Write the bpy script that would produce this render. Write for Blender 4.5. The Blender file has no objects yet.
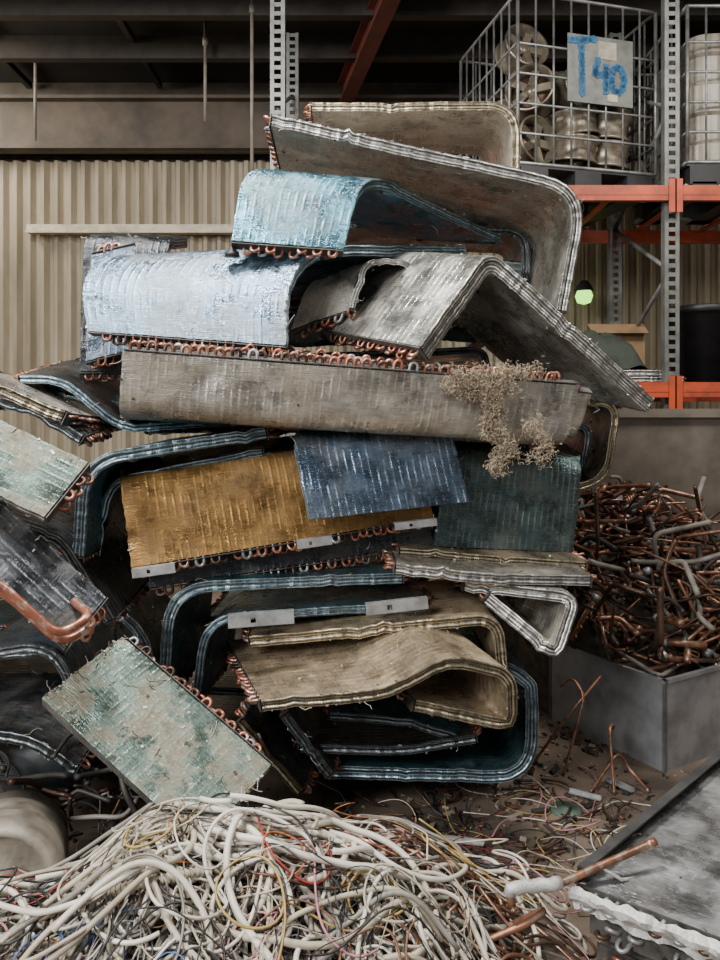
import bpy, math, random
from mathutils import Vector, Matrix, noise
random.seed(7)
F=750.0; H=1.4; HY=420.0
def at(a,b,d):
    """image pixel coordinates + estimated depth -> world metres"""
    return Vector(((a-360)*d/F, d, H+(HY-b)*d/F))
V=Vector
# ---------------------------------------------------------------- materials
def newmat(name):
    m=bpy.data.materials.new(name); m.use_nodes=True
    nt=m.node_tree; b=nt.nodes['Principled BSDF']
    return m,nt,b
def nd(nt,t,**k):
    n=nt.nodes.new(t)
    for a,v in k.items(): setattr(n,a,v)
    return n
def mth(nt,op,a,b=None,c=None):
    n=nd(nt,'ShaderNodeMath',operation=op)
    for i,x in enumerate((a,b,c)):
        if x is None: continue
        if isinstance(x,(int,float)): n.inputs[i].default_value=x
        else: nt.links.new(x,n.inputs[i])
    return n.outputs[0]
def mixc(nt,f,a,b):
    n=nd(nt,'ShaderNodeMix',data_type='RGBA')
    for s,x in ((n.inputs[0],f),(n.inputs[6],a),(n.inputs[7],b)):
        if isinstance(x,(int,float)): s.default_value=x
        elif isinstance(x,tuple): s.default_value=(*x[:3],1)
        else: nt.links.new(x,s)
    return n.outputs[2]
def noi(nt,vec,scale,detail=5,rough=.6):
    n=nd(nt,'ShaderNodeTexNoise'); n.inputs['Scale'].default_value=scale
    n.inputs['Detail'].default_value=detail; n.inputs['Roughness'].default_value=rough
    if vec is not None: nt.links.new(vec,n.inputs['Vector'])
    return n.outputs['Fac']
def ramp(nt,f,lo,hi,a=0,b=1):
    n=nd(nt,'ShaderNodeMapRange'); nt.links.new(f,n.inputs[0])
    n.inputs[1].default_value=lo; n.inputs[2].default_value=hi
    n.inputs[3].default_value=a; n.inputs[4].default_value=b
    return n.outputs[0]
def comb(nt,a,b):
    c=nd(nt,'ShaderNodeCombineXYZ'); nt.links.new(a,c.inputs[0]); nt.links.new(b,c.inputs[1]); return c.outputs[0]
def bump(nt,b,h,s,dist=.004):
    n=nd(nt,'ShaderNodeBump'); n.inputs['Strength'].default_value=s; n.inputs['Distance'].default_value=dist
    nt.links.new(h,n.inputs['Height']); nt.links.new(n.outputs[0],b.inputs['Normal'])
def pos(nt): return nd(nt,'ShaderNodeNewGeometry').outputs['Position']
def simple(name,c1,c2=None,rough=.6,metal=0.,scale=8,bmp=.2,lo=.4,hi=.65,dist=.004):
    m,nt,b=newmat(name); p=pos(nt)
    c2=c2 or tuple(x*.6 for x in c1)
    f=ramp(nt,noi(nt,p,scale,8),lo,hi)
    nt.links.new(mixc(nt,f,c1,c2),b.inputs['Base Color'])
    b.inputs['Roughness'].default_value=rough; b.inputs['Metallic'].default_value=metal
    if bmp: bump(nt,b,noi(nt,p,scale*6,4),bmp,dist)
    return m
def finmat(name,col,dust=(.22,.185,.135),amt=.5,metal=.88,rough=.25,band=.28,spk=.6,sz=4.0,dkm=.6,tb=.55):
    m,nt,b=newmat(name)
    uv=nd(nt,'ShaderNodeUVMap').outputs[0]; sep=nd(nt,'ShaderNodeSeparateXYZ'); nt.links.new(uv,sep.inputs[0])
    u,v=sep.outputs[0],sep.outputs[1]; p=pos(nt)
    big=noi(nt,p,sz,10,.68)
    tube=mth(nt,'POWER',mth(nt,'MULTIPLY_ADD',mth(nt,'SINE',mth(nt,'MULTIPLY',v,2*math.pi/.0254)),.5,.5),4)
    tmask=ramp(nt,noi(nt,comb(nt,mth(nt,'MULTIPLY',u,12),mth(nt,'MULTIPLY',v,9)),1,4),.42,.66)
    tube=mth(nt,'MULTIPLY',tube,tmask)
    streak=noi(nt,comb(nt,mth(nt,'MULTIPLY',u,5),mth(nt,'MULTIPLY',v,30)),1.0,4,.6)
    finl=noi(nt,comb(nt,mth(nt,'MULTIPLY',u,320),mth(nt,'MULTIPLY',v,12)),1.0,3)
    patch=noi(nt,p,10,4,.6)
    val=mth(nt,'ADD',mth(nt,'MULTIPLY',streak,.28),mth(nt,'MULTIPLY',finl,.62))
    val=mth(nt,'ADD',val,mth(nt,'MULTIPLY',patch,.9))  # uneven reflection of flattened fins, put into the colour as brightness patches
    val=mth(nt,'ADD',val,mth(nt,'MULTIPLY',tube,band))  # thin highlight lines along the tubes, painted into the colour
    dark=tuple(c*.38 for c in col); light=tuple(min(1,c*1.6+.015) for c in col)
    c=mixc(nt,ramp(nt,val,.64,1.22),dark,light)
    dm=mth(nt,'MULTIPLY',ramp(nt,big,.48,.60),amt)
    c=mixc(nt,dm,c,dust)
    sp=mth(nt,'MULTIPLY',ramp(nt,noi(nt,p,110,3,.7),.61,.66),spk)
    c=mixc(nt,sp,c,tuple(min(1,x*2.3) for x in dust))
    dk=mth(nt,'MULTIPLY',ramp(nt,noi(nt,p,7,9,.78),.54,.61),dkm)
    c=mixc(nt,dk,c,tuple(x*.22 for x in col))
    scr=mth(nt,'MULTIPLY',ramp(nt,noi(nt,comb(nt,mth(nt,'MULTIPLY',u,9),mth(nt,'MULTIPLY',v,38)),1,6,.8),.66,.69),.8)
    c=mixc(nt,scr,c,(.62,.64,.65))
    nt.links.new(c,b.inputs['Base Color'])
    nt.links.new(mth(nt,'SUBTRACT',metal,mth(nt,'MULTIPLY',dm,.7)),b.inputs['Metallic'])
    nt.links.new(ramp(nt,mth(nt,'ADD',patch,mth(nt,'MULTIPLY',dm,.5)),.35,.9,rough-.08,rough+.35),b.inputs['Roughness'])
    hgt=mth(nt,'ADD',mth(nt,'MULTIPLY',tube,tb),mth(nt,'ADD',mth(nt,'MULTIPLY',finl,.9),mth(nt,'MULTIPLY',noi(nt,p,18,4,.6),1.2)))
    bump(nt,b,hgt,.55,.005)
    return m
def edgemat(name,col,dark=.13,metal=.75):
    m,nt,b=newmat(name)
    uv=nd(nt,'ShaderNodeUVMap').outputs[0]; sep=nd(nt,'ShaderNodeSeparateXYZ'); nt.links.new(uv,sep.inputs[0])
    u,w=sep.outputs[0],sep.outputs[1]; p=pos(nt)
    st=mth(nt,'POWER',mth(nt,'MULTIPLY_ADD',mth(nt,'SINE',mth(nt,'MULTIPLY_ADD',w,2*math.pi/.011,1.2)),.5,.5),2)
    tick=noi(nt,comb(nt,mth(nt,'MULTIPLY',u,260),mth(nt,'MULTIPLY',w,30)),1,3)
    lon=noi(nt,comb(nt,mth(nt,'MULTIPLY',u,14),mth(nt,'MULTIPLY',w,90)),1,5,.7)
    val=mth(nt,'ADD',mth(nt,'MULTIPLY',st,.45),mth(nt,'ADD',mth(nt,'MULTIPLY',tick,.7),mth(nt,'MULTIPLY',lon,.7)))
    c=mixc(nt,ramp(nt,val,.7,1.15),tuple(x*dark for x in col),col)
    c=mixc(nt,mth(nt,'MULTIPLY',ramp(nt,noi(nt,p,13,7,.75),.51,.59),.8),c,tuple(x*.2 for x in col))
    nt.links.new(c,b.inputs['Base Color']); b.inputs['Metallic'].default_value=metal; b.inputs['Roughness'].default_value=.32
    bump(nt,b,mth(nt,'ADD',mth(nt,'MULTIPLY',st,.5),mth(nt,'MULTIPLY',tick,.8)),.6,.003)
    return m
FIN=dict(
 blue=finmat('fin_blue',(.11,.27,.36),amt=.35,band=.3),
 ltblue=finmat('fin_lightblue',(.17,.255,.345),amt=.3,rough=.24,dkm=.3,band=.4,tb=.8,dust=(.30,.28,.23)),
 silver=finmat('fin_silver',(.57,.56,.51),amt=.45),
 grey=finmat('fin_grey',(.41,.39,.35),dust=(.28,.23,.165),amt=.6,metal=.7),
 gold=finmat('fin_gold',(.37,.205,.065),dust=(.20,.125,.05),amt=.6,metal=.7,rough=.3,band=.2),
 navy=finmat('fin_navy',(.13,.19,.27),amt=.3,band=.7,tb=.9),
 green=finmat('fin_darkgreen',(.10,.15,.155),dust=(.12,.11,.09),amt=.4,band=.5,tb=.8),
 moss=finmat('fin_moss',(.12,.175,.15),dust=(.27,.225,.15),amt=.85,band=.1,sz=7.,metal=.6,tb=.3),
 beige=finmat('fin_beige',(.43,.34,.23),dust=(.34,.265,.17),amt=.5,metal=.7),
 teal=finmat('fin_teal',(.055,.17,.22),dust=(.13,.125,.11),amt=.35),
 panel=finmat('fin_panel',(.44,.45,.46),amt=.2,metal=.85,spk=.2,dkm=.12,rough=.26,band=.06,tb=.12),
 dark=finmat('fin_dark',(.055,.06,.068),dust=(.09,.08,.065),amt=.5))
EDG=dict(silver=edgemat('edge_silver',(.84,.83,.79)),blue=edgemat('edge_blue',(.44,.60,.70)),
 tan=edgemat('edge_tan',(.62,.53,.37)),dark=edgemat('edge_dark',(.24,.27,.29)))
def coppermat(name,a,bb,cc):
    m,nt,b=newmat(name); p=pos(nt)
    c=mixc(nt,ramp(nt,noi(nt,p,14,5),.4,.6),a,bb)
    c=mixc(nt,ramp(nt,noi(nt,p,36,3),.52,.64),c,cc)
    nt.links.new(c,b.inputs['Base Color']); b.inputs['Metallic'].default_value=.65; b.inputs['Roughness'].default_value=.36
    return m
COP=coppermat('copper',(.48,.19,.12),(.26,.10,.065),(.55,.42,.36))
COPB=coppermat('copper_scrap',(.42,.20,.12),(.20,.10,.065),(.34,.27,.21))
COPD=simple('copper_tarnished',(.15,.08,.055),(.04,.03,.025),rough=.4,metal=.6,scale=12,bmp=0)
GALV=simple('galvanised_steel',(.46,.47,.47),(.27,.27,.27),rough=.42,metal=.6,scale=18)
DPLATE=simple('dirty_end_plate',(.12,.11,.10),(.04,.04,.04),rough=.6,metal=.4,scale=25)
ORANGE=simple('orange_paint',(.56,.085,.03),(.28,.055,.03),rough=.5,scale=6)
RED=simple('red_oxide_steel',(.16,.03,.02),(.08,.022,.018),rough=.6,scale=5)
RUBBER=simple('black_rubber',(.02,.02,.02),(.05,.045,.04),rough=.55)
FLK=[simple('fluff_flake',(.42,.36,.27),rough=.9,bmp=0),simple('foil_flake',(.60,.60,.58),rough=.4,metal=.5,bmp=0),simple('dirt_crumb',(.10,.075,.05),rough=.95,bmp=0)]
# ---------------------------------------------------------------- mesh builder
class MB:
    def __init__(s): s.v=[];s.f=[];s.m=[];s.uv=[];s.mats=[];s.sm=[]
    def mi(s,mat):
        if mat not in s.mats: s.mats.append(mat)
        return s.mats.index(mat)
    def add(s,vs,fs,mat,uvs=None,smooth=True):
        o=len(s.v); s.v+= [tuple(x) for x in vs]; k=s.mi(mat)
        for i,f in enumerate(fs):
            s.f.append(tuple(o+q for q in f)); s.m.append(k); s.sm.append(smooth)
            s.uv+= [uvs[q] for q in f] if uvs else [(0,0)]*len(f)
    def box(s,c,d,mat,M=None):
        c=V(c); vs=[]
        for x in(-.5,.5):
            for y in(-.5,.5):
                for z in(-.5,.5):
                    q=V((x*d[0],y*d[1],z*d[2])); 
                    if M: q=M@q
                    vs.append(c+q)
        s.add(vs,[(0,1,3,2),(4,6,7,5),(0,4,5,1),(2,3,7,6),(0,2,6,4),(1,5,7,3)],mat,smooth=False)
    def tube(s,pts,r,mat,sides=6,cap=True):
        n=len(pts); 
        if n<2:return
        T=[]
        for i in range(n):
            t=(pts[min(i+1,n-1)]-pts[max(i-1,0)]); T.append(t.normalized() if t.length>1e-9 else V((0,0,1)))
        a=T[0].orthogonal().normalized(); vs=[];fs=[]
        for i in range(n):
            a=(a-T[i]*a.dot(T[i])); a=a.normalized() if a.length>1e-6 else T[i].orthogonal().normalized()
            b=T[i].cross(a)
            for k in range(sides):
                g=2*math.pi*k/sides; vs.append(pts[i]+(a*math.cos(g)+b*math.sin(g))*r)
        for i in range(n-1):
            for k in range(sides):
                k2=(k+1)%sides; fs.append((i*sides+k,i*sides+k2,(i+1)*sides+k2,(i+1)*sides+k))
        if cap: fs.append(tuple(range(sides))[::-1]); fs.append(tuple((n-1)*sides+k for k in range(sides)))
        s.add(vs,fs,mat)
    def lathe(s,prof,M,mat,seg=24):
        vs=[];fs=[];n=len(prof)
        for k in range(seg):
            g=2*math.pi*k/seg
            for r,z in prof: vs.append(M@V((r*math.cos(g),r*math.sin(g),z)))
        for k in range(seg):
            k2=(k+1)%seg
            for i in range(n-1): fs.append((k*n+i,k2*n+i,k2*n+i+1,k*n+i+1))
        s.add(vs,fs,mat)
    def obj(s,name,bevel=0):
        cx=[sum(q[i] for q in s.v)/len(s.v) for i in range(3)]
        me=bpy.data.meshes.new(name); me.from_pydata([(a-cx[0],b-cx[1],c-cx[2]) for a,b,c in s.v],[],s.f)
        for m in s.mats: me.materials.append(m)
        me.polygons.foreach_set('material_index',s.m); me.polygons.foreach_set('use_smooth',s.sm)
        ul=me.uv_layers.new(name='UVMap'); ul.data.foreach_set('uv',[c for q in s.uv for c in q])
        me.update(); o=bpy.data.objects.new(name,me); o.location=cx
        bpy.context.scene.collection.objects.link(o)
        if bevel:
            b=o.modifiers.new('bevel','BEVEL'); b.width=bevel; b.segments=2
        return o
def fillet(pts,r,seg=8):
    out=[pts[0]]
    for i in range(1,len(pts)-1):
        a,b,c=pts[i-1],pts[i],pts[i+1]
        d1=(a-b);d2=(c-b); t=min(r,d1.length*.48,d2.length*.48)
        p=b+d1.normalized()*t;q=b+d2.normalized()*t
        for k in range(seg+1):
            x=k/seg; out.append(p*(1-x)**2+b*2*x*(1-x)+q*x*x)
    out.append(pts[-1]); return out
def resample(pts,step):
    out=[pts[0]]; L=[0]
    for i in range(1,len(pts)): L.append(L[-1]+(pts[i]-pts[i-1]).length)
    n=max(2,int(L[-1]/step)); j=0
    for k in range(1,n+1):
        s=L[-1]*k/n
        while j<len(L)-2 and L[j+1]<s: j+=1
        f=(s-L[j])/max(1e-9,L[j+1]-L[j]); out.append(pts[j].lerp(pts[j+1],min(1,f)))
    return out,L[-1]/n
# ---------------------------------------------------------------- condenser coil
cnt=[0]
def coil(pts,ext,fin='silver',edge='silver',th=.045,r=.12,ends=(1,1),dent=.0025,cop=None,name='condenser_coil',rows=2,plate=True,ext2=None,flk=26):
    cnt[0]+=1; sd=V((cnt[0]*3.7,cnt[0]*1.3,0)); cop=cop or COP; th*=.82
    path,st=resample(fillet(pts,r),.014)
    n=len(path); W=ext.length; m=max(4,int(W/.02)); e=ext.normalized()
    E=[ext.lerp(ext2,(i/(n-1))) if ext2 else ext for i in range(n)]
    T=[(path[min(i+1,n-1)]-path[max(i-1,0)]).normalized() for i in range(n)]
    N=[E[i].normalized().cross(T[i]).normalized() for i in range(n)]
    b=MB(); FM=FIN[fin];EM=EDG[edge]
    rj=[(random.uniform(-.002,.002),random.uniform(-.002,.002)) for _ in range(n)]
    kn=[(random.randrange(n),random.choice((0,m,random.randrange(m+1))),random.uniform(.015,.045),random.uniform(.003,.010)*random.choice((-1,1))) for _ in range(7)]
    D=[]
    for i in range(n):
        for j in range(m+1):
            p=path[i]+E[i]*(j/m)
            q=noise.noise(p*1.8+sd)*dent*2.5-abs(noise.noise(p*6+sd))*dent*.7
            for a,c,rr,am in kn:
                dd=math.hypot((i-a)*st,(j-c)*W/m)/rr
                if dd<1: q+=am*(1-dd)
            D.append((p,q))
    grids=[]
    for sgn in(1,-1):
        g=[]
        for i in range(n):
            for j in range(m+1):
                p,q=D[i*(m+1)+j]; jj=rj[i][0] if j==0 else rj[i][1] if j==m else 0
                g.append(p+N[i]*(sgn*th/2+q+(noise.noise(p*30+sd*sgn)*.0015 if j in(0,m) else 0))+e*jj)
        grids.append(g)
        uvs=[(i*st,j/m*W) for i in range(n) for j in range(m+1)]
        fs=[]
        for i in range(n-1):
            for j in range(m):
                a=i*(m+1)+j; f=(a,a+1,a+m+2,a+m+1); fs.append(f if sgn>0 else f[::-1])
        b.add(g,fs,FM,uvs)
    A,B=grids
    for j in(0,m):
        vs=[];uvs=[];fs=[]; s_=-1 if j==0 else 1
        for i in range(n):
            o=i*(m+1)+j; a_,b_=A[o],B[o]
            vs+=[a_,a_.lerp(b_,.2)+e*.002*s_,a_.lerp(b_,.5)-e*.003*s_,a_.lerp(b_,.8)+e*.002*s_,b_]
            uvs+=[(i*st,th*x) for x in(0,.22,.5,.78,1)]
        for i in range(n-1):
            for k in range(4):
                a=i*5+k; f=(a,a+1,a+6,a+5); fs.append(f if j else f[::-1])
        b.add(vs,fs,EM,uvs,smooth=False)
    for i,on,sg in((0,ends[0],-1),(n-1,ends[1],1)):
        vs=[];uvs=[];fs=[]
        for j in range(m+1):
            o=i*(m+1)+j; vs+=[A[o],B[o]]; uvs+=[(j/m*W,0),(j/m*W,th)]
        for j in range(m):
            a=2*j; fs.append((a,a+1,a+3,a+2) if sg<0 else (a,a+2,a+3,a+1))
        b.add(vs,fs,EM,uvs,smooth=False)
        if not on: continue
        t=T[i]*sg; nn=N[i]; p0=path[i]; ee=E[i].normalized(); WW=E[i].length
        if plate:
            tt=ee.cross(nn); Mx=Matrix((ee,nn,tt)).transposed()
            b.box(p0+E[i]*.5+t*.006,(WW,th*1.1,.003),DPLATE,Mx)
        k=int((WW-.03)/.0254)
        for row in range(rows):
            off=(row-(rows-1)/2)*(.021 if rows==2 else 0)
            for q in range(row%2,k-1,2):
                if random.random()<.06: continue
                c=p0+ee*(.02+q*.0254)+nn*off
                h_=.014+random.uniform(-.002,.007); R=.0127; tilt=nn*random.uniform(-.009,.009)
                P=[c,c+t*h_]
                for a in range(1,6):
                    g=math.pi*a/6; P.append(c+t*(h_+R*math.sin(g))+ee*(R-R*math.cos(g))+tilt*math.sin(g))
                P+=[c+ee*2*R+t*h_,c+ee*2*R]
                rr=random.random(); b.tube(P,.0057,cop if rr<.68 else COPD if rr<.9 else GALV,5,cap=False)
    for q in range(flk):
        i=random.randrange(1,n-1); rim=random.random()<.35; j=random.choice((0,m)) if rim else random.randrange(m+1)
        s_=1 if random.random()<.5 else -1; g=A if s_>0 else B
        p=g[i*(m+1)+j]+N[i]*s_*.001; mt=random.choice(FLK); sz=random.uniform(.002,.006)
        if random.random()<.45:
            dr=(T[i]*random.gauss(0,1)+e*random.gauss(0,1)+N[i]*s_*abs(random.gauss(0,.35))).normalized(); P=[p]
            for k in range(4): P.append(P[-1]+dr*sz*2.5); dr=(dr+V((random.gauss(0,.5),random.gauss(0,.5),random.gauss(0,.5)))).normalized()
            b.tube(P,.0012,mt,3,cap=False)
        else:
            M=Matrix((T[i],e,N[i])).transposed()@Matrix.Rotation(random.random()*3,3,'Z'); b.box(p,(sz*random.uniform(1,3),sz*1.4,.003),mt,M)
    return b.obj(name)
def C(front,e2,back=None,**k):
    pts=[at(*p) for p in front]
    ext=at(*e2)-pts[0] if back is None else V(e2)
    return coil(pts,ext,**k)
BK=True
# --- top
C([(272,120,2.6),(585,190,2.72),(562,310,2.8)],(-.02,.68,-.0),BK,fin='silver',edge='silver',r=.16,th=.05,flk=130)
C([(312,106,2.95),(516,106,2.95),(516,180,2.98)],(.0,.55,.02),BK,fin='grey',edge='tan',r=.12,th=.04)
# blue
C([(343,252,2.50),(362,174,2.60),(500,240,3.15)],(232,244,2.46),fin='blue',edge='blue',r=.15,ext2=V((-.5,-.05,.02)))
# light-blue arch: rises, then rolls over to the right and back
C([(287,347,2.42),(288,285,2.45),(318,250,2.56),(465,250,3.0)],(90,332,2.46),fin='ltblue',edge='blue',r=.14,th=.05,ext2=V((-.85,.06,-.14)),flk=60)
# dark blue slab at left behind arch
C([(80,372,2.70),(84,240,2.74),(110,238,2.95)],(165,372,2.80),fin='dark',edge='blue',r=.06,th=.05)
C([(86,362,2.64),(92,256,2.68)],(130,350,2.68),fin='navy',edge='silver',r=.06,th=.035)
# curl with tubes between
C([(349,312,2.66),(366,262,2.72),(455,262,3.1)],(292,332,2.66),fin='grey',edge='dark',r=.1,th=.04)
C([(352,308,2.58),(364,262,2.60),(404,260,2.66),(424,284,2.72)],(.0,.3,0),BK,fin='dark',edge='silver',r=.06,th=.025)
# dark coils closing the back of the upper tier
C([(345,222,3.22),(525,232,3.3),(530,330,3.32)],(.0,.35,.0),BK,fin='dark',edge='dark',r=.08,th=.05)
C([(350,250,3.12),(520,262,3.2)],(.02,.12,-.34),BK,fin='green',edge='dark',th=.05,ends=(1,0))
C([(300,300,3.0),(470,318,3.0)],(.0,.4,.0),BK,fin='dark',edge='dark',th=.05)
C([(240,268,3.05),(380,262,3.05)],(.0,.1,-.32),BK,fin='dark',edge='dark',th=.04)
# silver roof shape
C([(425,353,2.35),(490,260,2.5),(650,404,2.7)],(326,334,2.72),fin='silver',edge='silver',r=.05,th=.07,flk=60)
# big grey slab
C([(124,350,2.28),(120,408,2.32),(130,416,2.9)],(576,384,2.48),fin='grey',edge='silver',r=.05,th=.06,ends=(1,0),flk=140)
C([(240,352,2.42),(235,398,2.5),(250,405,3.0)],(590,392,2.62),fin='silver',edge='tan',r=.04,th=.045,ends=(1,0))
# right curl
C([(560,402,2.95),(618,402,2.95),(606,480,2.95),(560,492,2.95)],(.0,.5,0),BK,fin='green',edge='tan',r=.09,th=.035)
C([(540,420,3.05),(590,425,3.05),(584,470,3.05)],(.0,.4,0),BK,fin='dark',edge='dark',r=.06,th=.03)
# gold
C([(132,568,2.38),(120,482,2.44),(128,462,2.95)],(.98,.3,.12),BK,fin='gold',edge='tan',r=.05,th=.05,ends=(1,1),flk=110)
C([(150,588,2.47),(145,545,2.5),(150,545,3.0)],(.96,.28,.10),BK,fin='dark',edge='dark',r=.03,th=.05,ends=(1,0))
# navy in front
C([(309,520,2.44),(293,441,2.48),(306,430,2.9)],(467,502,2.56),fin='navy',edge='blue',r=.07,th=.04,ends=(0,0))
# dark green right
C([(432,546,2.72),(445,452,2.78),(455,440,3.2)],(570,552,2.86),fin='green',edge='dark',r=.07,th=.05)
# left blue U
C([(266,434,2.55),(84,462,2.35),(78,556,2.36)],(.02,.55,.02),BK,fin='blue',edge='blue',r=.12,th=.05)
C([(262,452,2.6),(110,482,2.46),(96,560,2.5)],(.02,.5,.02),BK,fin='dark',edge='blue',r=.08,th=.03)
C([(180,425,2.8),(60,392,2.72),(30,380,2.8)],(.05,.4,.1),BK,fin='teal',edge='dark',r=.05)
C([(20,380,2.6),(62,380,2.6),(120,430,2.65),(250,420,2.75)],(.0,.4,.08),BK,fin='dark',edge='blue',r=.08,th=.035)
# lower U pair
C([(402,578,2.6),(170,588,2.42),(164,700,2.46)],(.02,.55,.02),BK,fin='teal',edge='blue',r=.14,th=.045)
C([(425,606,2.62),(206,618,2.5),(196,700,2.52)],(.02,.5,.0),BK,fin='teal',edge='blue',r=.12,th=.035)
# right lower
C([(396,568,2.5),(480,578,2.5),(590,582,2.55)],(-.02,.5,.03),BK,fin='grey',edge='silver',r=.1,th=.045)
C([(400,552,2.62),(585,566,2.7)],(-.02,.4,.02),BK,fin='beige',edge='tan',r=.1,th=.03)
C([(465,585,2.58),(575,598,2.5),(556,655,2.45),(488,598,2.55)],(-.02,.4,.0),BK,fin='grey',edge='silver',r=.05,th=.05)
# beige wave
C([(262,706,2.28),(385,694,2.26),(452,660,2.27),(512,674,2.3),(514,728,2.33),(415,706,2.36)],(-.18,.45,.05),BK,fin='beige',edge='tan',r=.06,th=.045,flk=90)
C([(250,642,2.52),(380,630,2.5),(498,618,2.5),(503,672,2.52)],(-.02,.42,.03),BK,fin='beige',edge='tan',r=.08,th=.045)
# bottom U
C([(325,772,2.62),(532,778,2.62),(534,668,2.62),(440,664,2.7)],(.0,.55,.0),BK,fin='teal',edge='blue',r=.14,th=.055)
C([(300,748,2.56),(400,752,2.56),(475,738,2.56)],(-.05,.5,.02),BK,fin='dark',edge='dark',r=.1,th=.04)
C([(330,716,2.6),(400,722,2.58),(470,742,2.58)],(.05,.5,.05),BK,fin='blue',edge='dark',r=.1,th=.035)
C([(285,715,2.5),(330,775,2.5)],(.0,.5,.0),BK,fin='dark',edge='dark',th=.04)
C([(240,722,2.42),(300,792,2.4)],(.06,.5,.0),BK,fin='dark',edge='tan',th=.04)
# leaning mossy slab
C([(122,640,2.36),(42,702,2.16)],(270,768,2.2),fin='moss',edge='silver',th=.05,ends=(1,0),flk=170)
# left group
C([(-60,394,2.2),(88,466,2.2)],(-112,444,2.08),fin='moss',edge='silver',th=.045)
C([(-70,440,2.15),(104,600,2.15)],(-118,480,2.04),fin='dark',edge='dark',th=.08)
C([(-70,495,2.35),(60,540,2.35),(110,620,2.4)],(0,.4,.05),BK,fin='dark',edge='dark',th=.05,r=.06)
C([(-60,420,2.55),(20,400,2.5),(80,440,2.5)],(.0,.4,.05),BK,fin='dark',edge='dark')
C([(-40,372,2.4),(62,418,2.45)],(.05,.35,-.02),BK,fin='grey',edge='tan',th=.05)
C([(-40,660,2.5),(60,640,2.5),(80,740,2.5),(-30,760,2.5)],(0,.5,0),BK,fin='navy',edge='dark',r=.16,th=.04)
C([(60,560,2.6),(150,640,2.6),(140,760,2.6)],(0,.4,0),BK,fin='dark',edge='dark',r=.1)
C([(-60,740,2.3),(20,735,2.3),(75,770,2.3)],(0,.4,0.05),BK,fin='dark',edge='dark',r=.1)
# body of the heap
for i,(a,c,z,w) in enumerate([(-.75,.55,.1,0),(-.7,.6,.2,0),(-.6,.62,.32,0),(-.7,.5,.45,0),(-.6,.68,.6,0),(-.75,.6,.78,0),(-.8,.7,1.02,0),(-.8,.72,1.13,0),(-.85,.65,1.36,0),(-.75,.6,1.5,0),(-.7,.5,1.64,0),(-.5,.5,1.85,0)]):
    j=random.uniform(-.03,.03)
    coil([V((a,3.0+j,z)),V((c,3.0+j,z+random.uniform(-.04,.04))),V((c+.02,3.02+j,z-.1))],V((random.uniform(-.05,.05),.5,0)),fin=random.choice(['dark','green','teal','grey']),edge='dark',r=.05,th=.04,flk=0)
for i in range(9):
    z=.06+i*.13
    coil([V((-1.9,2.9+.05*random.random(),z)),V((-1.0,2.95,z+random.uniform(-.05,.05))),V((-.95,2.95,z-.08))],V((0,.5,.05)),fin=random.choice(['dark','green','teal']),edge='dark',r=.06,th=.04,flk=0)
b=MB()
for o in(0,.03):
    P=[at(-60,560,1.88)+V((0,o,-o)),at(0,584,1.9)+V((0,o,-o)),at(58,636,1.95)+V((0,o,-o)),at(92,616,2.0)+V((0,o,-o)),at(72,600,2.1)+V((0,o,-o))]
    b.tube(resample(fillet(P,.04),.01)[0],.012,COP,10)
b.obj('copper_header_pipe')
def bracket(p,q,h=.03):
    b=MB(); d=(q-p); L=d.length; x=d.normalized(); z=V((0,0,1)); z=(z-x*z.dot(x)).normalized(); y=z.cross(x)
    M=Matrix((x,y,z)).transposed(); c=(p+q)/2
    b.box(c+z*h*.36,(L,.003,h*.28),GALV,M); b.box(c-z*h*.36,(L,.003,h*.28),GALV,M)
    for x0,x1 in((-.5,-.16),(-.08,.5)): b.box(c+x*L*(x0+x1)/2,(L*(x1-x0),.003,h*.44),GALV,M)
    b.box(c+z*h*.5+y*.012,(L,.024,.003),GALV,M); b.box(c-z*h*.5+y*.012,(L,.024,.003),GALV,M)
    b.obj('mounting_bracket')
bracket(at(132,574,2.33),at(175,568,2.34),.027); bracket(at(297,545,2.44),at(332,540,2.46),.027); bracket(at(395,527,2.5),at(437,522,2.53),.022)
bracket(at(228,622,2.4),at(294,617,2.42),.04); bracket(at(366,610,2.48),at(428,603,2.5),.036)
# loose end cap resting on the arch
b=MB(); b.lathe([(0,.012),(.012,.012),(.014,.0),(.024,-.002),(.026,-.016),(0,-.016)],Matrix.Translation(at(232,252,2.47)),RUBBER,18); b.obj('rubber_cap')
# fluff hanging
DUST=simple('lint_fluff',(.43,.35,.25),(.24,.19,.13),rough=.95,scale=30)
b=MB()
cl=[(random.gauss(478,16),random.uniform(372,394)) for _ in range(30)]+[(488+(q-390)*.22+6*math.sin(q*.13)+random.gauss(0,3.5),q) for q in range(388,472,3)]*2+[(random.gauss(541,4.5),q) for q in range(420,462,4)]+[(random.uniform(442,540),random.uniform(368,380)) for _ in range(14)]
for i in range(5600):
    a,bb=random.choice(cl); a+=random.gauss(0,3.8); bb+=random.gauss(0,3.4)
    p=at(a,bb,2.352)+V((0,random.uniform(-.014,.014),0)); P=[p]
    dr=V((random.gauss(0,1),random.gauss(0,.6),random.gauss(-.3,.9))).normalized()
    for k in range(4):
        dr=(dr+V((random.gauss(0,.7),random.gauss(0,.7),random.gauss(0,.7)))).normalized(); P.append(P[-1]+dr*.0042)
    b.tube(P,.0009,DUST,3,cap=False)
b.obj('lint_clump')
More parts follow.
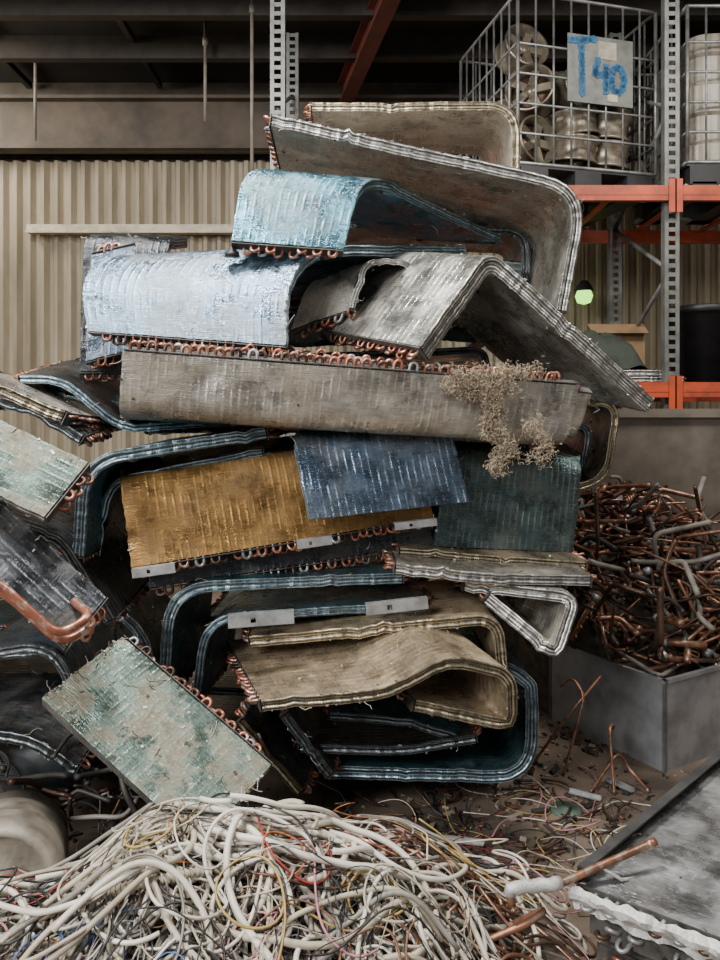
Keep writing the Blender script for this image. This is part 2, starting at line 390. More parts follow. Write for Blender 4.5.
# ---------------------------------------------------------------- cable pile
def h(x,y):
    s=0
    for A,cx,cy,sx,sy in((.37,-.36,1.78,.33,.38),(.24,-1.0,1.65,.45,.42),(.24,.08,1.85,.25,.34),(.09,.38,1.95,.2,.25)):
        yy=(y-cy)/(sy if y>cy-.0 else sy*1.4); s+=A*math.exp(-((x-cx)/sx)**2-yy*yy)
    return s+.06*noise.noise(V((x*5,y*5,3)))*(1 if s>.1 else s*10)
CW=[simple('cable_white',(.70,.66,.58),(.44,.40,.33),rough=.38,scale=7,bmp=0),simple('cable_cream',(.50,.44,.34),(.27,.23,.17),rough=.45,scale=7,bmp=0),
    simple('cable_grey',(.27,.25,.22),(.13,.115,.10),rough=.5,bmp=0)]
CT=[simple('wire_black',(.02,.02,.02),rough=.5,bmp=0),simple('wire_red',(.34,.035,.025),rough=.5,bmp=0),simple('wire_yellow',(.42,.29,.09),rough=.5,bmp=0),
    simple('wire_pink',(.46,.2,.23),rough=.5,bmp=0),simple('wire_brown',(.22,.10,.05),rough=.5,bmp=0),simple('wire_orange',(.45,.14,.04),rough=.5,bmp=0),simple('wire_blue',(.05,.10,.25),rough=.5,bmp=0)]
SOIL=simple('dark_debris',(.035,.028,.022),(.09,.065,.045),rough=.9,scale=20)
b=MB()
G=60; vs=[];fs=[]
for i in range(G+1):
    for j in range(G+1):
        x=-1.7+2.4*i/G; y=1.05+1.5*j/G; z=h(x,y)-.08+noise.noise(V((x,y,0))*14)*.02; vs.append((x,y,max(z,-.01)))
for i in range(G):
    for j in range(G):
        a=i*(G+1)+j; fs.append((a,a+G+1,a+G+2,a+1))
b.add(vs,fs,SOIL)
def walk(x,y,n,step,kmax,lay,amp):
    th=random.uniform(0,6.28); k=random.uniform(-kmax,kmax); P=[]; ph=random.random()*6; fr=random.uniform(3,9)
    for i in range(n):
        k+=random.gauss(0,kmax*.16); k=max(-kmax,min(kmax,k)); th+=k*step
        x+=math.cos(th)*step; y+=math.sin(th)*step
        if h(x,y)<.06: th+=.35
        P.append(V((x,y,h(x,y)+lay+amp*(math.sin(ph+i*step*fr)*.5+.5)+.006)))
    return P
for i in range(290):
    x=random.gauss(-.42,.5); y=random.uniform(1.25,2.1)
    if h(x,y)<.1: continue
    r=random.choice([.003,.004,.005,.006,.007]); t=random.random()
    P=walk(x,y,random.randint(30,90),.016,random.choice([8,13,18]),random.uniform(-.07,.03),random.uniform(0,.08))
    b.tube(P,r,CW[0] if t<.4 else CW[1] if t<.78 else CW[2],6)
loops=[(-.33,1.80,.2,.12),(-.30,1.78,.26,.15),(-.36,1.82,.15,.2),(-.2,1.72,.3,.2),(-.5,1.65,.3,.15),(-.05,1.7,.22,.2),(-.15,1.85,.28,.14),(-.35,1.9,.22,.08),(-.28,1.88,.25,.1),(-.30,1.86,.2,.12),(-.42,1.78,.3,.2)]
for q in range(22): 
    rr=random.uniform(.05,.2); loops.append((random.uniform(-.95,.3),random.uniform(1.35,1.95),rr*random.uniform(.7,1.4),rr*random.uniform(.4,1)))
for q,(cx,cy,rx,ry) in enumerate(loops):
    P=[]; a0=random.random()*6; tw=random.uniform(-.08,.08); ro=random.uniform(-.6,.6) if q>10 else 0; tl=random.uniform(.01,.06)
    for k in range(random.randint(30,66)):
        g=a0+k*.1; dx=rx*(1+.003*k)*math.cos(g);dy=ry*math.sin(g); x=cx+dx*math.cos(ro)-dy*math.sin(ro); y=cy+dx*math.sin(ro)+dy*math.cos(ro)+tw*k/60
        P.append(V((x,y,max(h(x,y),.0)+.03+tl*(1+math.sin(g+a0))*.7+.012*noise.noise(V((x*9,y*9,q))))))
    b.tube(P,.008 if q<11 else random.choice((.0045,.006,.007)),CW[0] if random.random()<.65 else CW[1] if random.random()<.7 else CW[2],8)
for i in range(420):
    x=random.gauss(-.3,.5); y=random.uniform(1.25,2.2)
    if h(x,y)<.06: continue
    P=walk(x,y,random.randint(20,60),.016,22,random.uniform(-.01,.055),random.uniform(0,.06))
    b.tube(P,random.choice([.0014,.0018,.0024,.003]),random.choice(CT+CT[:1]*7+CW*3),4)
for i in range(60):
    x=random.uniform(.0,.5); y=random.uniform(1.7,2.1)
    P=walk(x,y,random.randint(8,18),.018,12,random.uniform(0,.03),.02); b.tube(P,.004,random.choice((COPB,COPD)),6)
for i in range(110):
    x=random.gauss(-.3,.45); y=random.uniform(1.3,2.0); P=walk(x,y,random.randint(3,8),.016,20,random.uniform(-.02,.04),.02); b.tube(P,.004,random.choice((COPD,RUBBER,CW[2],COP)),6)
b.obj('cable_pile')
b=MB()
P=[V((x,y,h(x,y)+.055)) for x,y in ((-.66,1.74),(-.62,1.66),(-.56,1.6),(-.48,1.58),(-.40,1.60),(-.34,1.64))]
P=resample(fillet(P,.05),.006)[0]
for i,p in enumerate(P[:-1]): b.tube([p,P[i+1]],.012 if i%2 else .0098,CW[1],10,cap=False)
b.obj('flexible_conduit')
b=MB(); P=fillet([V((.34,2.28,.02)),V((.34,2.15,.12)),V((.36,2.0,.18)),V((.35,1.85,.1)),V((.33,1.75,.03))],.12)
b.tube(resample(P,.02)[0],.02,RUBBER,12)
P=fillet([V((.05,2.3,.02)),V((.15,2.15,.16)),V((.24,2.0,.2)),V((.26,1.9,.06))],.12); b.tube(resample(P,.02)[0],.012,RUBBER,10)
b.obj('rubber_hose')
b=MB()
for i in range(80):
    x=random.uniform(.0,.95); y=random.uniform(2.15,2.75); P=[]; th=random.uniform(0,6.28);k=0
    if i<30: x=random.uniform(-.7,.2);y=random.uniform(2.0,2.3)
    z=random.uniform(.0,.03)
    for q in range(random.randint(15,45)):
        k+=random.gauss(0,3);k=max(-14,min(14,k));th+=k*.015;x+=math.cos(th)*.015;y+=math.sin(th)*.015
        P.append(V((x,y,max(h(x,y),0)+.004+z*(1+math.sin(q*.3)))))
    b.tube(P,random.choice([.0014,.0018,.0024]),random.choice(CT[1:4]+[CW[0],CW[1]]+CT[:1]),5)
b.obj('loose_wire_scraps')
# ---------------------------------------------------------------- floor debris
b=MB(); RUB=[simple('grit_light',(.28,.24,.19),rough=.9,bmp=0),simple('grit_dark',(.04,.035,.03),rough=.9,bmp=0),COPD,simple('grit_brown',(.14,.10,.07),rough=.9,bmp=0),simple('grit_black',(.02,.02,.02),rough=.9,bmp=0)]
for i in range(1700):
    y=random.uniform(2.1,3.6); x=random.uniform(-1.6,1.3) if i%3 else random.uniform(.2,1.1); s=random.uniform(.002,.009)
    if i%9==0: s*=2
    M=Matrix.Rotation(random.random()*6,3,'Z')@Matrix.Rotation(random.random(),3,'X')
    b.box((x,y,s*.4),(s*random.uniform(1,4),s*1.2,s*.8),random.choice(RUB),M)
for i in range(90):
    x=random.uniform(-.2,.95);y=random.uniform(2.2,2.9); d=V((random.gauss(0,1),random.gauss(0,1),random.gauss(0,.12))).normalized(); P=[V((x,y,.012))]
    for k in range(3): P.append(P[-1]+d*random.uniform(.02,.06)); d=(d+V((random.gauss(0,.6),random.gauss(0,.6),random.gauss(0,.2)))).normalized()
    for q in P:q.z=max(q.z,.006)
    b.tube(resample(fillet(P,.02,4),.012)[0],random.choice((.003,.005)),random.choice((COPD,COPD,RUBBER,COPD)),5)
b.obj('floor_debris')
b=MB(); GP=simple('green_plastic',(.08,.13,.10),rough=.6); g=at(566,810,2.69); 
b.lathe([(0.0,.012),(.018,.012),(.018,.008),(.05,.010),(.058,.004),(.058,0)],Matrix.Translation((g.x,g.y,0.0)),GP,28); b.obj('plastic_disc')
for (a,c) in (((.78,2.80,.012),(.88,2.74,.012)),((.2,2.5,.01),(.4,2.42,.03)),((.95,2.9,.01),(1.02,2.80,.012))):
    b=MB(); a=V(a);c=V(c); x=(c-a).normalized();M=Matrix((x,V((0,0,1)).cross(x),V((0,0,1)))).transposed()
    b.box((a+c)/2,((c-a).length,.02,.003),GALV,M); b.box((a+c)/2+M@V((0,.01,.006)),((c-a).length,.003,.012),GALV,M); b.obj('metal_strip')
# ---------------------------------------------------------------- scrap copper bin
b=MB(); STEEL=simple('bin_steel',(.36,.37,.39),(.22,.22,.23),rough=.42,metal=.45,scale=7)
c0=V((1.21,2.98,0)); L=V((-.51,.86,0)).normalized(); R=V((.86,.51,0)).normalized(); hh=.36
def panel(p,d,ln,th=.006):
    x=d; z=V((0,0,1)); y=z.cross(x); M=Matrix((x,y,z)).transposed()
    b.box(p+d*ln/2+V((0,0,hh/2)),(ln,th,hh),STEEL,M); b.box(p+d*ln/2+V((0,0,hh)),(ln+.02,.02,.015),STEEL,M)
    for k in(.0,1.): b.box(p+d*ln*k+V((0,0,hh/2)),(.012,.012,hh),STEEL,M)
BL=.62;BR=1.2
panel(c0,L,BL); panel(c0,R,BR); panel(c0+L*BL,R,BR); panel(c0+R*BR,L,BL)
M=Matrix((L,R,V((0,0,1)))).transposed(); b.box(c0+L*BL/2+R*BR/2+V((0,0,.01)),(BL,BR,.01),STEEL,M)
b.obj('scrap_metal_bin')
def hc(a,bb):
    t=max(0,min(1,(a-.05)/.75)); return .33+.58*t**.8*(.62+.38*min(1,max(0,bb/.35)))+.07*noise.noise(V((a*5,bb*5,0)))
def hp(a,bb,z): return c0+L*a+R*bb+V((0,0,z))
b=MB(); vs=[];fs=[];G=30
for i in range(G+1):
    for j in range(G+1):
        a=.03+1.1*i/G; bb=.03+1.3*j/G; vs.append(hp(a,bb,hc(a,bb)-.12))
for i in range(G):
    for j in range(G):
        a=i*(G+1)+j; fs.append((a,a+1,a+G+2,a+G+1))
k0=len(vs)
for i in range(G+1): vs.append(hp(.03+1.1*i/G,.03,0.0))
for i in range(G): fs.append((i*(G+1),(i+1)*(G+1),k0+i+1,k0+i))
b.add(vs,fs,SOIL)
def clampheap(P):
    for q in P:
        rel=q-c0; aa=rel.dot(L); b2=rel.dot(R)
        if aa<.02 : q+=L*(.02-aa)
        if b2<.0 : q-=R*(b2-.0)
        if aa<.7: q.z=max(q.z,.36)
        q.z=min(max(q.z,.05),1.08)
for i in range(560):
    a=random.uniform(.05,1.1); bb=random.uniform(.03,1.15); big=i>330
    p=hp(a,bb,hc(a,bb)+(random.uniform(-.03,.07) if big else random.uniform(-.10,.01))); d=V((random.gauss(0,1),random.gauss(0,1),random.gauss(0,.6))).normalized(); P=[p]
    ax=V((random.gauss(0,1),random.gauss(0,1),random.gauss(0,.6))).normalized()
    for k in range(random.randint(2,4) if big else random.randint(1,3)):
        P.append(P[-1]+d*random.choice((.04,.08,.14,.24)))
        if random.random()<.4: ax=V((random.gauss(0,1),random.gauss(0,1),random.gauss(0,1))).normalized()
        d=(Matrix.Rotation(random.choice([.4,.8,1.57,1.57]),3,ax)@d); d.z*=.8; d.normalize()
    clampheap(P)
    r=random.choice([.006,.009,.012,.014]) if big else random.choice([.005,.007,.010]); t=random.random()
    PP=resample(fillet(P,.03,5),.018)[0]
    b.tube(PP,r,(COPB if t<.45 else COPD if t<.76 else RUBBER if t<.88 else CW[2]) if big else (COPB if t<.15 else COPD if t<.75 else RUBBER),8)
    if big and len(PP)>4 and t<.5: b.tube(PP[:2],r*1.35,COPB,8); 
# hairpins, manifolds and valve bodies lying on top
for i in range(70):
    a=random.uniform(.05,.95); bb=random.uniform(.05,1.0); o=hp(a,bb,hc(a,bb)+random.uniform(.0,.06))
    d=V((random.gauss(0,1),random.gauss(0,1),random.gauss(0,.35))).normalized(); s=d.orthogonal().normalized(); s=(Matrix.Rotation(random.random()*6,3,d)@s)
    if i%3<2:
        ln=random.uniform(.08,.2); w_=random.uniform(.02,.04); P=[o,o+d*ln]+[o+d*(ln+w_*math.sin(g*.52))+s*(w_-w_*math.cos(g*.52)) for g in range(1,6)]+[o+d*ln+s*2*w_,o+s*2*w_]
        clampheap(P); b.tube(P,.008,COPB if i%2 else COPD,8)
    else:
        P=[o,o+d*.22]; clampheap(P); b.tube(P,.015,COPB,10)
        for k in range(4): q=P[0].lerp(P[1],.15+.23*k); b.tube([q,q+s*.05],.006,COPB,6)
        b.tube([P[0]-d*.02,P[0]+d*.01],.02,GALV,6)
b.obj('copper_pipe_scrap_heap')
b=MB()
for a,c,e,f in (((.80,2.95,0),(.9,3.0,.3),(.86,3.05,.36),(.83,3.1,.3)),((.95,2.8,.0),(.98,2.95,.20),(1.02,3.0,.18),(1.0,3.0,.14)),((.86,2.8,.01),(1.0,2.9,.12),(1.04,2.9,.05),(1.08,2.8,.01)),((.7,3.05,0),(.82,3.0,.2),(.9,3.0,.3),(.98,3.05,.36))):
    b.tube(resample(fillet([V(a),V(c),V(e),V(f)],.04),.015)[0],.006,COPB,8)
b.obj('bent_copper_pipe')
# ---------------------------------------------------------------- foreground right coil
fr=[V((.525,1.80,.27)),V((1.40,2.66,.27))]
fx=V((.60,-.42,-.02))
coil(fr,fx,fin='panel',edge='dark',th=.05,dent=.0010,cop=GALV,flk=15)
coil([p+V((.03,0,-.075)) for p in fr],fx,fin='dark',edge='silver',th=.05,dent=.003,cop=GALV)
coil([p+V((.05,.01,-.15)) for p in fr],fx,fin='silver',edge='silver',th=.05,dent=.003)
coil([p+V((.05,.01,-.22)) for p in fr],fx,fin='dark',edge='dark',th=.05,dent=.003)
b=MB(); x=(fr[1]-fr[0]).normalized(); e=fx.normalized(); nz=x.cross(e)
if nz.z<0: nz=-nz
M=Matrix((x,e,nz)).transposed(); Lf=(fr[1]-fr[0]).length
FRAME=simple('dark_frame',(.14,.14,.14),(.07,.07,.07),rough=.35,metal=.6)
b.box((fr[0]+fr[1])/2+nz*.02-e*.004,(Lf,.004,.08),FRAME,M); b.box((fr[0]+fr[1])/2+nz*.06+e*.008,(Lf,.024,.004),FRAME,M)
b.box((fr[0]+fr[1])/2-nz*.02+e*.012,(Lf,.03,.003),FRAME,M)
b.obj('coil_frame_rail')
b=MB(); FOIL=simple('white_foil_tape',(.62,.61,.58),(.36,.35,.33),rough=.4,metal=.2,scale=30,bmp=.6)
vs=[];fs=[]
for i in range(91):
    for j in range(6):
        p=fr[0]+fx*(i/90)-x*(.035)+nz*(.03-.012*j)-x*(.015*math.sin(j*1.1)); p+=V((noise.noise(p*40),noise.noise(p*41+V((5,0,0))),noise.noise(p*39)))*.010
        if j==5: p+=nz*.009*noise.noise(p*60)
        vs.append(p)
for i in range(90):
    for j in range(5): a=i*6+j; fs.append((a,a+6,a+7,a+1))
b.add(vs,fs,FOIL,smooth=False); b.obj('foil_insulation_strip')
b=MB()
P=resample(fillet([at(512,905,1.74),at(508,888,1.74),at(560,884,1.76),at(600,866,1.80),at(655,842,1.86)],.03),.012)[0]
b.tube(P,.0095,COPB,10); b.tube([p+V((0,0,.002*math.sin(i*2))) for i,p in enumerate(P[2:14])],.015,FOIL,10); b.tube(P[-3:],.0115,COPB,10)
P=resample(fillet([at(470,948,1.74),at(530,922,1.74),at(548,908,1.76),at(500,930,1.85)],.03),.012)[0]; b.tube(P,.008,COPB,10)
P=resample([at(600,866,1.80),at(622,880,1.8),at(665,872,1.9)],.012)[0]; b.tube(P,.004,FOIL,8)
b.obj('copper_pipe_with_tape')
# ---------------------------------------------------------------- drum at left
b=MB(); DR=simple('dirty_white_plastic',(.30,.27,.22),(.11,.095,.075),rough=.5,scale=7,lo=.4,hi=.62)
Mx=Matrix.Translation((-.98,2.08,.18))@Matrix.Rotation(1.35,4,'X')@Matrix.Rotation(.3,4,'Y')
b.lathe([(0,-.13),(.13,-.13),(.155,-.11),(.157,.0),(.162,.01),(.157,.02),(.157,.12),(.162,.13),(.157,.14),(.155,.22),(.145,.25),(.13,.255),(.125,.24),(.05,.24),(.045,.26),(0,.26)],Mx,DR,36)
b.obj('plastic_drum')
b=MB(); b.lathe([(0,-.1),(.12,-.1),(.14,-.08),(.14,.1),(.11,.15),(.03,.17),(.03,.2),(0,.2)],Matrix.Translation((-1.05,2.5,.28))@Matrix.Rotation(1.2,4,'Y'),simple('compressor_paint',(.03,.035,.04),rough=.4),28)
b.obj('compressor_shell')
b=MB()
for i in range(90):
    x=random.uniform(-1.3,-.55); y=random.uniform(2.2,2.5); z=random.uniform(.05,.38)*(1 if x<-.7 else .6); d=V((random.gauss(0,1),random.gauss(0,.6),random.gauss(0,.5))).normalized(); P=[V((x,y,z))]
    for k in range(3): P.append(P[-1]+d*random.uniform(.03,.12)); d=(d+V((random.gauss(0,.8),random.gauss(0,.8),random.gauss(0,.5)))).normalized()
    for q in P:q.z=max(q.z,.01)
    b.tube(resample(fillet(P,.03,4),.015)[0],random.choice((.004,.007,.01)),random.choice((COPD,RUBBER,RUBBER,RUBBER,CW[2])),6)
b.obj('pipe_and_hose_scrap')
# ---------------------------------------------------------------- room
CONC=simple('dirty_concrete',(.21,.155,.11),(.06,.046,.037),rough=.85,scale=2.2,bmp=.5,lo=.35,hi=.62,dist=.01)
b=MB(); b.box((.5,2.3,-.05),(13,11.4,.1),CONC); b.obj('floor')
def wallmat():
    m,nt,b=newmat('cream_wall_sheet'); p=pos(nt)
    mp=nd(nt,'ShaderNodeMapping'); mp.inputs['Scale'].default_value=(2.2,1,.35); nt.links.new(p,mp.inputs[0])
    c=mixc(nt,ramp(nt,noi(nt,mp.outputs[0],1.6,8,.65),.4,.62),(.41,.345,.245),(.25,.21,.145))
    nt.links.new(c,b.inputs['Base Color']); b.inputs['Roughness'].default_value=.5
    return m
WALL=wallmat()
b=MB(); vs=[];fs=[]; x=-5.8; k=0; yw=7.5
prof=[(0,0),(.035,0),(.06,.05),(.095,.05),(.12,0)]
xs=[]
while x<7:
    for dx,dy in prof[:-1]: xs.append((x+dx,yw-dy))
    x+=.135
for q in xs: vs+=[(q[0],q[1],0),(q[0],q[1],3.98)]
for i in range(len(xs)-1): fs.append((2*i,2*i+2,2*i+3,2*i+1))
b.add(vs,fs,WALL,smooth=False)
b.box((.6,yw+.1,2.4),(12.9,.08,4.8),simple('wall_backing',(.08,.065,.05)))
b.obj('wall_back')
for nm,xx in(('wall_left',-5.9),('wall_right',6.9)):
    b=MB(); b.box((xx,2.3,2.4),(.1,11.4,4.8),WALL); b.obj(nm)
CEIL=simple('roof_insulation',(.026,.022,.018),(.015,.013,.011),rough=.9,scale=3)
b=MB(); b.box((.5,3.6,4.85),(13,8.8,.1),CEIL); b.obj('ceiling')
GIRT=simple('girder_brown',(.11,.085,.064),(.058,.046,.036),rough=.7,scale=3)
b=MB(); b.box((.5,7.3,4.25),(12.6,.06,.50),GIRT); b.box((.5,7.26,4.02),(12.6,.16,.03),GIRT); b.box((.5,7.26,4.5),(12.6,.16,.03),GIRT); b.obj('trim_girder')
b=MB(); PUR=simple('purlin_steel',(.042,.034,.027),rough=.6)
for y in(6.6,5.9,5.2,4.5,3.6):
    b.box((.5,y,4.68),(12.6,.02,.2),PUR); b.box((.5,y+.04,4.59),(12.6,.08,.012),PUR)
for x in(-4.6,-3.3,-2.0):
    b.box((x,5.4,4.74),(.05,4.2,.06),PUR)
b.obj('trim_purlins')
b=MB(); p=V((.30,5.0,4.52));q=V((-.15,7.2,4.52)); x=(q-p).normalized(); M=Matrix((x,V((0,0,1)).cross(x),V((0,0,1)))).transposed()
b.box((p+q)/2,(2.3,.012,.22),RED,M); b.box((p+q)/2+V((0,0,.11)),(2.3,.13,.014),RED,M); b.box((p+q)/2-V((0,0,.11)),(2.3,.13,.014),RED,M); b.obj('red_rafter')
b=MB(); a=at(25,222,7.3);c=at(242,233,7.3); RAIL=simple('cream_rail',(.60,.53,.40),rough=.5)
b.box(((a.x+c.x)/2,7.38,(a.z+c.z)/2),(c.x-a.x,.10,.08),RAIL); b.box(((a.x+c.x)/2,7.31,(a.z+c.z)/2-.04),(c.x-a.x,.03,.02),RAIL); b.obj('trim_wall_rail')
b=MB(); WP=simple('pale_conduit',(.26,.23,.19),rough=.5)
for xx,y,z0 in((-2.9,6.7,3.9),(-1.32,6.4,3.95),(-.85,5.9,3.2)):
    b.tube([V((xx,y,4.8)),V((xx,y,z0))],.014,WP,8); b.tube([V((xx,y,4.6)),V((xx,y,4.66))],.025,WP,8)
b.obj('conduit_drops')
# ---------------------------------------------------------------- pallet rack
b=MB(); UP=simple('rack_upright_steel',(.20,.21,.20),(.12,.12,.115),rough=.5,metal=.4,scale=10)
ux=[-.55,2.08,4.75]; yf,yr=5.0,6.1; zt=4.55
for X in ux:
    for Y in(yf,yr):
        for s in(-1,1):
            b.box((X+s*.036,Y,zt/2),(.026,.004,zt),UP); b.box((X+s*.048,Y+.03,zt/2),(.003,.06,zt),UP)
        z=.03
        while z<zt: b.box((X,Y,z),(.048,.004,.028),UP); z+=.06
        b.box((X,Y+.03,.005),(.16,.16,.01),UP)
    z=.2; s=0
    while z<zt-.7:
        a=V((X,yf+.03,z));c=V((X,yr+.03,z+.55)); 
        if s: a.z,c.z=c.z,a.z
        b.tube([a,c],.016,UP,6); z+=.55; s=1-s
for z in(2.90,1.60):
    for Y in(yf-.03,yr+.05):
        for i in(0,1):
            cx=(ux[i]+ux[i+1])/2; w=ux[i+1]-ux[i]-.06
            b.box((cx,Y,z),(w,.045,.10),ORANGE); b.box((cx,Y-.024,z),(w,.004,.03),ORANGE)
            for s in(-1,1): b.box((cx+s*(w/2+.01),Y-.03,z-.02),(.05,.008,.22),ORANGE)
    for k in range(10):
        X=ux[0]+.2+k*.52; b.box((X,(yf+yr)/2,z+.035),(.04,yr-yf,.02),ORANGE if z>2 else UP)
b.obj('pallet_rack')
# ---------------------------------------------------------------- IBC cages
CAGE=simple('cage_steel',(.27,.27,.26),(.14,.14,.135),rough=.45,metal=.6,scale=12,bmp=0)
BLK=simple('black_plastic',(.025,.025,.027),rough=.5)
def cage(cx,cy,z,rot,w=1.0,d=1.0,hh=1.15,name='wire_cage_crate',extra=None):
    b=MB(); M=Matrix.Translation((cx,cy,z))@Matrix.Rotation(rot,4,'Z')
    z0=.16
    cor=[(-w/2,-d/2),(w/2,-d/2),(w/2,d/2),(-w/2,d/2)]
    lv=[z0,z0+.2,z0+.4,z0+.6,z0+.8,hh]
    for q in lv:
        P=fillet([M@V((cx_,cy_,q)) for cx_,cy_ in cor+cor[:1]],.04,4); b.tube(P,.012 if q in(lv[0],lv[-1]) else .009,CAGE,6)
    for i in range(4):
        a=cor[i];c=cor[(i+1)%4]
        for k in range(8):
            t=(k+.02)/8; xx=a[0]+(c[0]-a[0])*t; yy=a[1]+(c[1]-a[1])*t
            b.tube([M@V((xx,yy,z0)),M@V((xx,yy,hh))],.008 if k else .013,CAGE,6)
    R3=M.to_3x3()
    b.box(M@V((0,0,.15)),(w,d,.03),BLK,R3)
    for sx in(-.38,0,.38):
        b.box(M@V((sx*w,-d*.42,.075)),(.2,.16,.12),BLK,R3); b.box(M@V((sx*w,d*.42,.075)),(.2,.16,.12),BLK,R3)
        b.box(M@V((sx*w,0,.015)),(.16,d,.03),BLK,R3)
    for sy in(-.42,.42): b.box(M@V((0,sy*d,.012)),(w,.1,.024),GALV,R3)
    if extra: extra(b,M)
    return b.obj(name)
zdk=2.96; CR=.25; CX,CY=1.44,5.62
cage(CX,CY,zdk,CR,w=1.06,d=1.0,hh=1.3)
def tank(b,M):
    TW=simple('tank_plastic',(.30,.27,.22),(.14,.12,.095),rough=.35,scale=4)
    n=40; vs=[];fs=[]; zs=[.17,.19,.3,.32,.5,.52,.7,.72,.9,.92,1.05,1.1]
    ins=[.06,.0,.0,.02,.02,.0,.0,.02,.02,.0,.02,.12]
    for zz,ii in zip(zs,ins):
        for k in range(n):
            g=2*math.pi*k/n; ca,sa=math.cos(g),math.sin(g); ex=.28
            x=math.copysign(abs(ca)**ex,ca)*(.46-ii); y=math.copysign(abs(sa)**ex,sa)*(.46-ii); vs.append(M@V((x,y,zz)))
    for i in range(len(zs)-1):
        for k in range(n): k2=(k+1)%n; fs.append((i*n+k,i*n+k2,(i+1)*n+k2,(i+1)*n+k))
    fs.append(tuple((len(zs)-1)*n+k for k in range(n)))
    b.add(vs,fs,TW,smooth=False)
    b.lathe([(0,1.15),(.09,1.15),(.09,1.1)],M,BLK,20)
cage(2.68,5.5,zdk,.0,w=1.0,d=1.0,hh=1.2,name='ibc_tank',extra=tank)
RIM=simple('alloy_wheel_metal',(.30,.26,.20),(.14,.12,.09),rough=.35,metal=.55,scale=8,bmp=0)
CM=Matrix.Translation((CX,CY,0))@Matrix.Rotation(CR,4,'Z')
def wheel(p,rx,ry,r=.2):
    b=MB(); M=Matrix.Translation(p)@Matrix.Rotation(rx,4,'X')@Matrix.Rotation(ry,4,'Y')
    b.lathe([(r*.93,.085),(r,.085),(r,.07),(r*.88,.05),(r*.85,-.05),(r,-.075),(r,-.09),(r*.93,-.09),(r*.82,-.05),(r*.80,.04),(r*.93,.085)],M,RIM,28)
    b.lathe([(0,.05),(r*.22,.05),(r*.25,.03),(r*.25,0),(0,0)],M,RIM,16)
    b.lathe([(r*.2,.02),(r*.84,.0),(r*.84,-.02),(r*.2,0)],M,COPD,24)
    for k in range(5):
        g=k*2*math.pi/5; c=V((math.cos(g),math.sin(g),0)); s=V((-c.y,c.x,0)); z=V((0,0,1))
        Mk=M.to_3x3()@Matrix((c,s,z)).transposed(); b.box(M@(c*r*.55+z*.03),(r*.66,r*.32,.03),RIM,Mk)
    b.obj('alloy_wheel')
base=zdk+.28
for i,(dx,dy,dz,rx,ry) in enumerate([(-.3,-.25,.06,1.45,.5),(.02,-.28,.02,.1,.1),(.02,-.28,.21,.1,-.1),(.3,-.25,.02,.15,.1),(.3,-.25,.2,.05,.1),(-.3,-.25,.42,1.4,-.4),(.05,-.25,.48,1.5,.5),(.3,-.25,.40,.2,.1),(-.3,.15,.02,.1,.2),(-.3,.15,.22,.1,0),(.05,.2,.02,.1,0),(.05,.2,.22,.15,.1),(-.2,.2,.45,.1,0),(-.3,-.1,.78,1.3,.3),(.1,.1,.55,.6,.1),(.3,.2,.1,.1,.1),(.3,.2,.3,.1,.1)]):
    wheel(CM@V((dx,dy,base+dz+.05)),rx,ry,.175)
M=CM
b=MB(); SG=simple('sign_plate_grey',(.21,.22,.20),(.12,.13,.12),rough=.5,metal=.3); BP=simple('blue_spray_paint',(.02,.14,.30),(.02,.09,.2),rough=.5)
R3=M.to_3x3(); zc=zdk+.83; b.box(M@V((.08,-.52,zc)),(.50,.006,.46),SG,R3)
def stroke(pp):
    P=resample([M@V((.08+x,-.527,zc+y)) for x,y in pp],.02)[0]
    for i in range(len(P)-1): b.box((P[i]+P[i+1])/2,((.04,.004,.04)),BP,R3@Matrix.Rotation(.4*i,3,'Y'))
stroke([(-.24,.18),(-.04,.21)]); stroke([(-.15,.2),(-.14,-.18)])
stroke([(-.02,.08),(-.05,-.03),(.06,-.03)]); stroke([(.04,.04),(.04,-.15)])
stroke([(.13+.05*math.cos(t*.5),-.05+.09*math.sin(t*.5)) for t in range(14)])
b.box(M@V((.13,-.526,zc+.14)),(.14,.002,.12),CW[1],R3); b.box(M@V((.17,-.526,zc-.18)),(.08,.002,.05),CW[1],R3)
b.obj('painted_sign_plate')
# ---------------------------------------------------------------- things on lower shelf
zs=1.66
b=MB(); CARD=simple('cardboard',(.30,.19,.10),(.22,.14,.07),rough=.8)
b.box((1.92,5.75,zs+.2),(.42,.3,.38),CARD); b.box((1.92,5.58,zs+.42),(.42,.14,.006),CARD,Matrix.Rotation(.6,3,'X')); b.box((1.92,5.75,zs+.2),(.06,.305,.385),simple('parcel_tape',(.36,.28,.17),rough=.3)); b.obj('cardboard_box',bevel=.004)
b=MB(); MB_=Matrix.Translation((2.48,5.45,zs)); 
b.lathe([(0,0),(.20,0),(.24,.5),(.27,.5),(.27,.54),(.255,.55),(.23,.55),(.2,.03),(0,.03)],MB_,BLK,24); b.obj('black_bin')
b=MB(); TARP=simple('green_tarp',(.045,.055,.04),(.025,.03,.025),rough=.8); vs=[];fs=[]
for i in range(25):
    for j in range(25):
        x=-.33+.66*i/24;y=-.2+.4*j/24; z=.26*max(0,1-abs(x/.33)**4)*max(0,1-abs(y/.2)**4)+.05*noise.noise(V((x*9,y*9,2))); vs.append((1.65+x,5.34+y,zs+.09+max(0,z)))
for i in range(24):
    for j in range(24): a=i*25+j; fs.append((a,a+25,a+26,a+1))
b.add(vs,fs,TARP); b.obj('green_tarp_bundle')
coil([V((1.25,5.12,zs+.06)),V((2.1,5.12,zs+.06))],V((0,.4,0)),fin='grey',edge='silver',th=.05)
coil([V((1.3,5.10,zs+.015)),V((2.2,5.10,zs+.015))],V((0,.4,0)),fin='dark',edge='silver',th=.05)
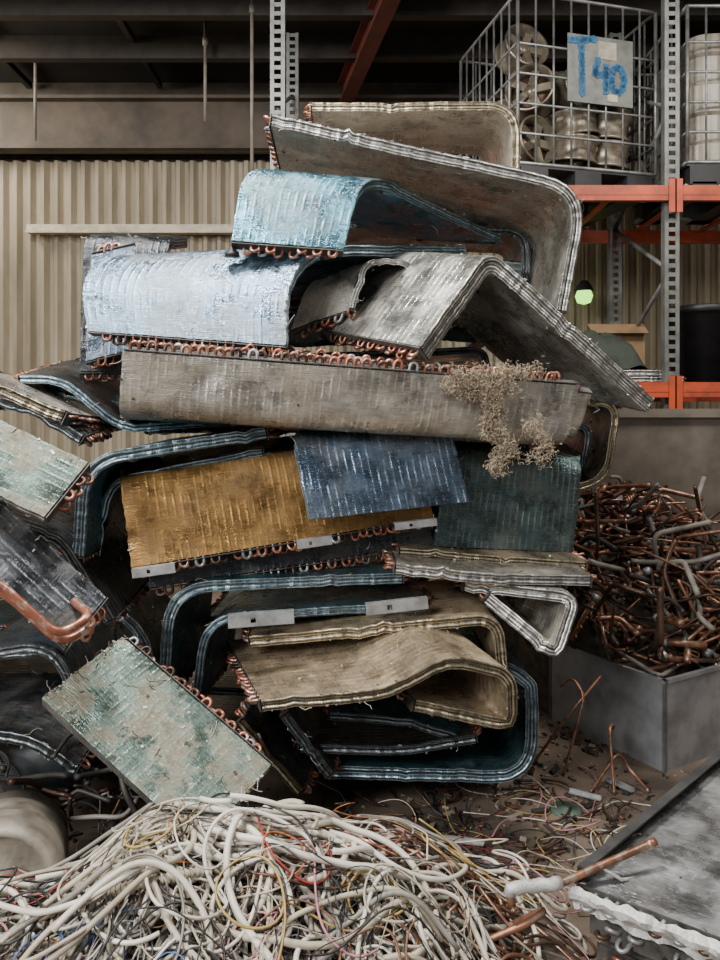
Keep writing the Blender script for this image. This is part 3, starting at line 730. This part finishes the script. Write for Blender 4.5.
# large steel skip
b=MB(); SK=simple('skip_steel',(.20,.17,.14),(.11,.09,.07),rough=.5,metal=.3,scale=3)
b.box((2.35,4.35,.74),(2.3,.02,1.42),SK); b.box((1.2,4.62,.74),(.02,.52,1.42),SK); b.box((3.5,4.62,.74),(.02,.52,1.42),SK); b.box((2.35,4.89,.74),(2.3,.02,1.42),SK)
b.box((2.35,4.62,.05),(2.3,.52,.02),SK)
for y in(4.33,4.9): b.box((2.35,y,1.44),(2.36,.06,.05),SK)
for x in(1.2,3.48): b.box((x,4.32,.7),(.06,.04,1.4),SK)
b.obj('steel_skip_bin')
b=MB(); LM,nt,bs=newmat('lamp_glow'); bs.inputs['Base Color'].default_value=(.2,.4,.1,1); bs.inputs['Emission Color'].default_value=(.38,1,.10,1); bs.inputs['Emission Strength'].default_value=2.6
lp=at(584,296,6.9); Mx=Matrix.Translation(lp)
b.lathe([(0,-.08),(.06,-.06),(.08,0),(.06,.05),(0,.07)],Mx,LM,16); b.lathe([(.09,.04),(.07,.09),(.03,.14),(0,.14)],Mx,BLK,20); b.tube([lp+V((0,0,.14)),V((lp.x,lp.y,4.8))],.006,BLK,6)
b.obj('pendant_work_lamp')
# ---------------------------------------------------------------- lights
def area(name,loc,tgt,sx,sy,pw,col):
    l=bpy.data.lights.new(name,'AREA'); l.shape='RECTANGLE'; l.size=sx; l.size_y=sy; l.energy=pw; l.color=col
    o=bpy.data.objects.new(name,l); o.location=loc; d=V(tgt)-V(loc); o.rotation_euler=d.to_track_quat('-Z','Y').to_euler(); bpy.context.scene.collection.objects.link(o)
area('roller_door_daylight',(-3.2,-1.8,3.6),(0,2.6,1.1),2.0,1.8,400,(1,.985,.95))
area('skylight_lamp',(-1.0,1.7,4.6),(-.1,2.5,1.0),.8,.7,270,(1,.975,.93))
area('skylight_lamp_rear',(-4.2,6.3,4.5),(-1.0,7.5,2.4),1.6,.8,85,(1,.92,.78))
area('skylight_lamp_right',(2.6,2.6,4.6),(1.8,4.0,.8),1.2,1.2,110,(1,.95,.87))
w=bpy.data.worlds.new('world'); bpy.context.scene.world=w; w.use_nodes=True
bg=w.node_tree.nodes['Background']; bg.inputs[0].default_value=(.93,.96,1,1); bg.inputs[1].default_value=.42
# ---------------------------------------------------------------- camera
cam=bpy.data.cameras.new('camera'); co=bpy.data.objects.new('camera',cam); bpy.context.scene.collection.objects.link(co)
co.location=(0,0,H); co.rotation_euler=(math.pi/2,0,0); cam.sensor_width=36; cam.lens=F/960*36; cam.shift_y=-60/960; cam.clip_start=.05
bpy.context.scene.camera=co
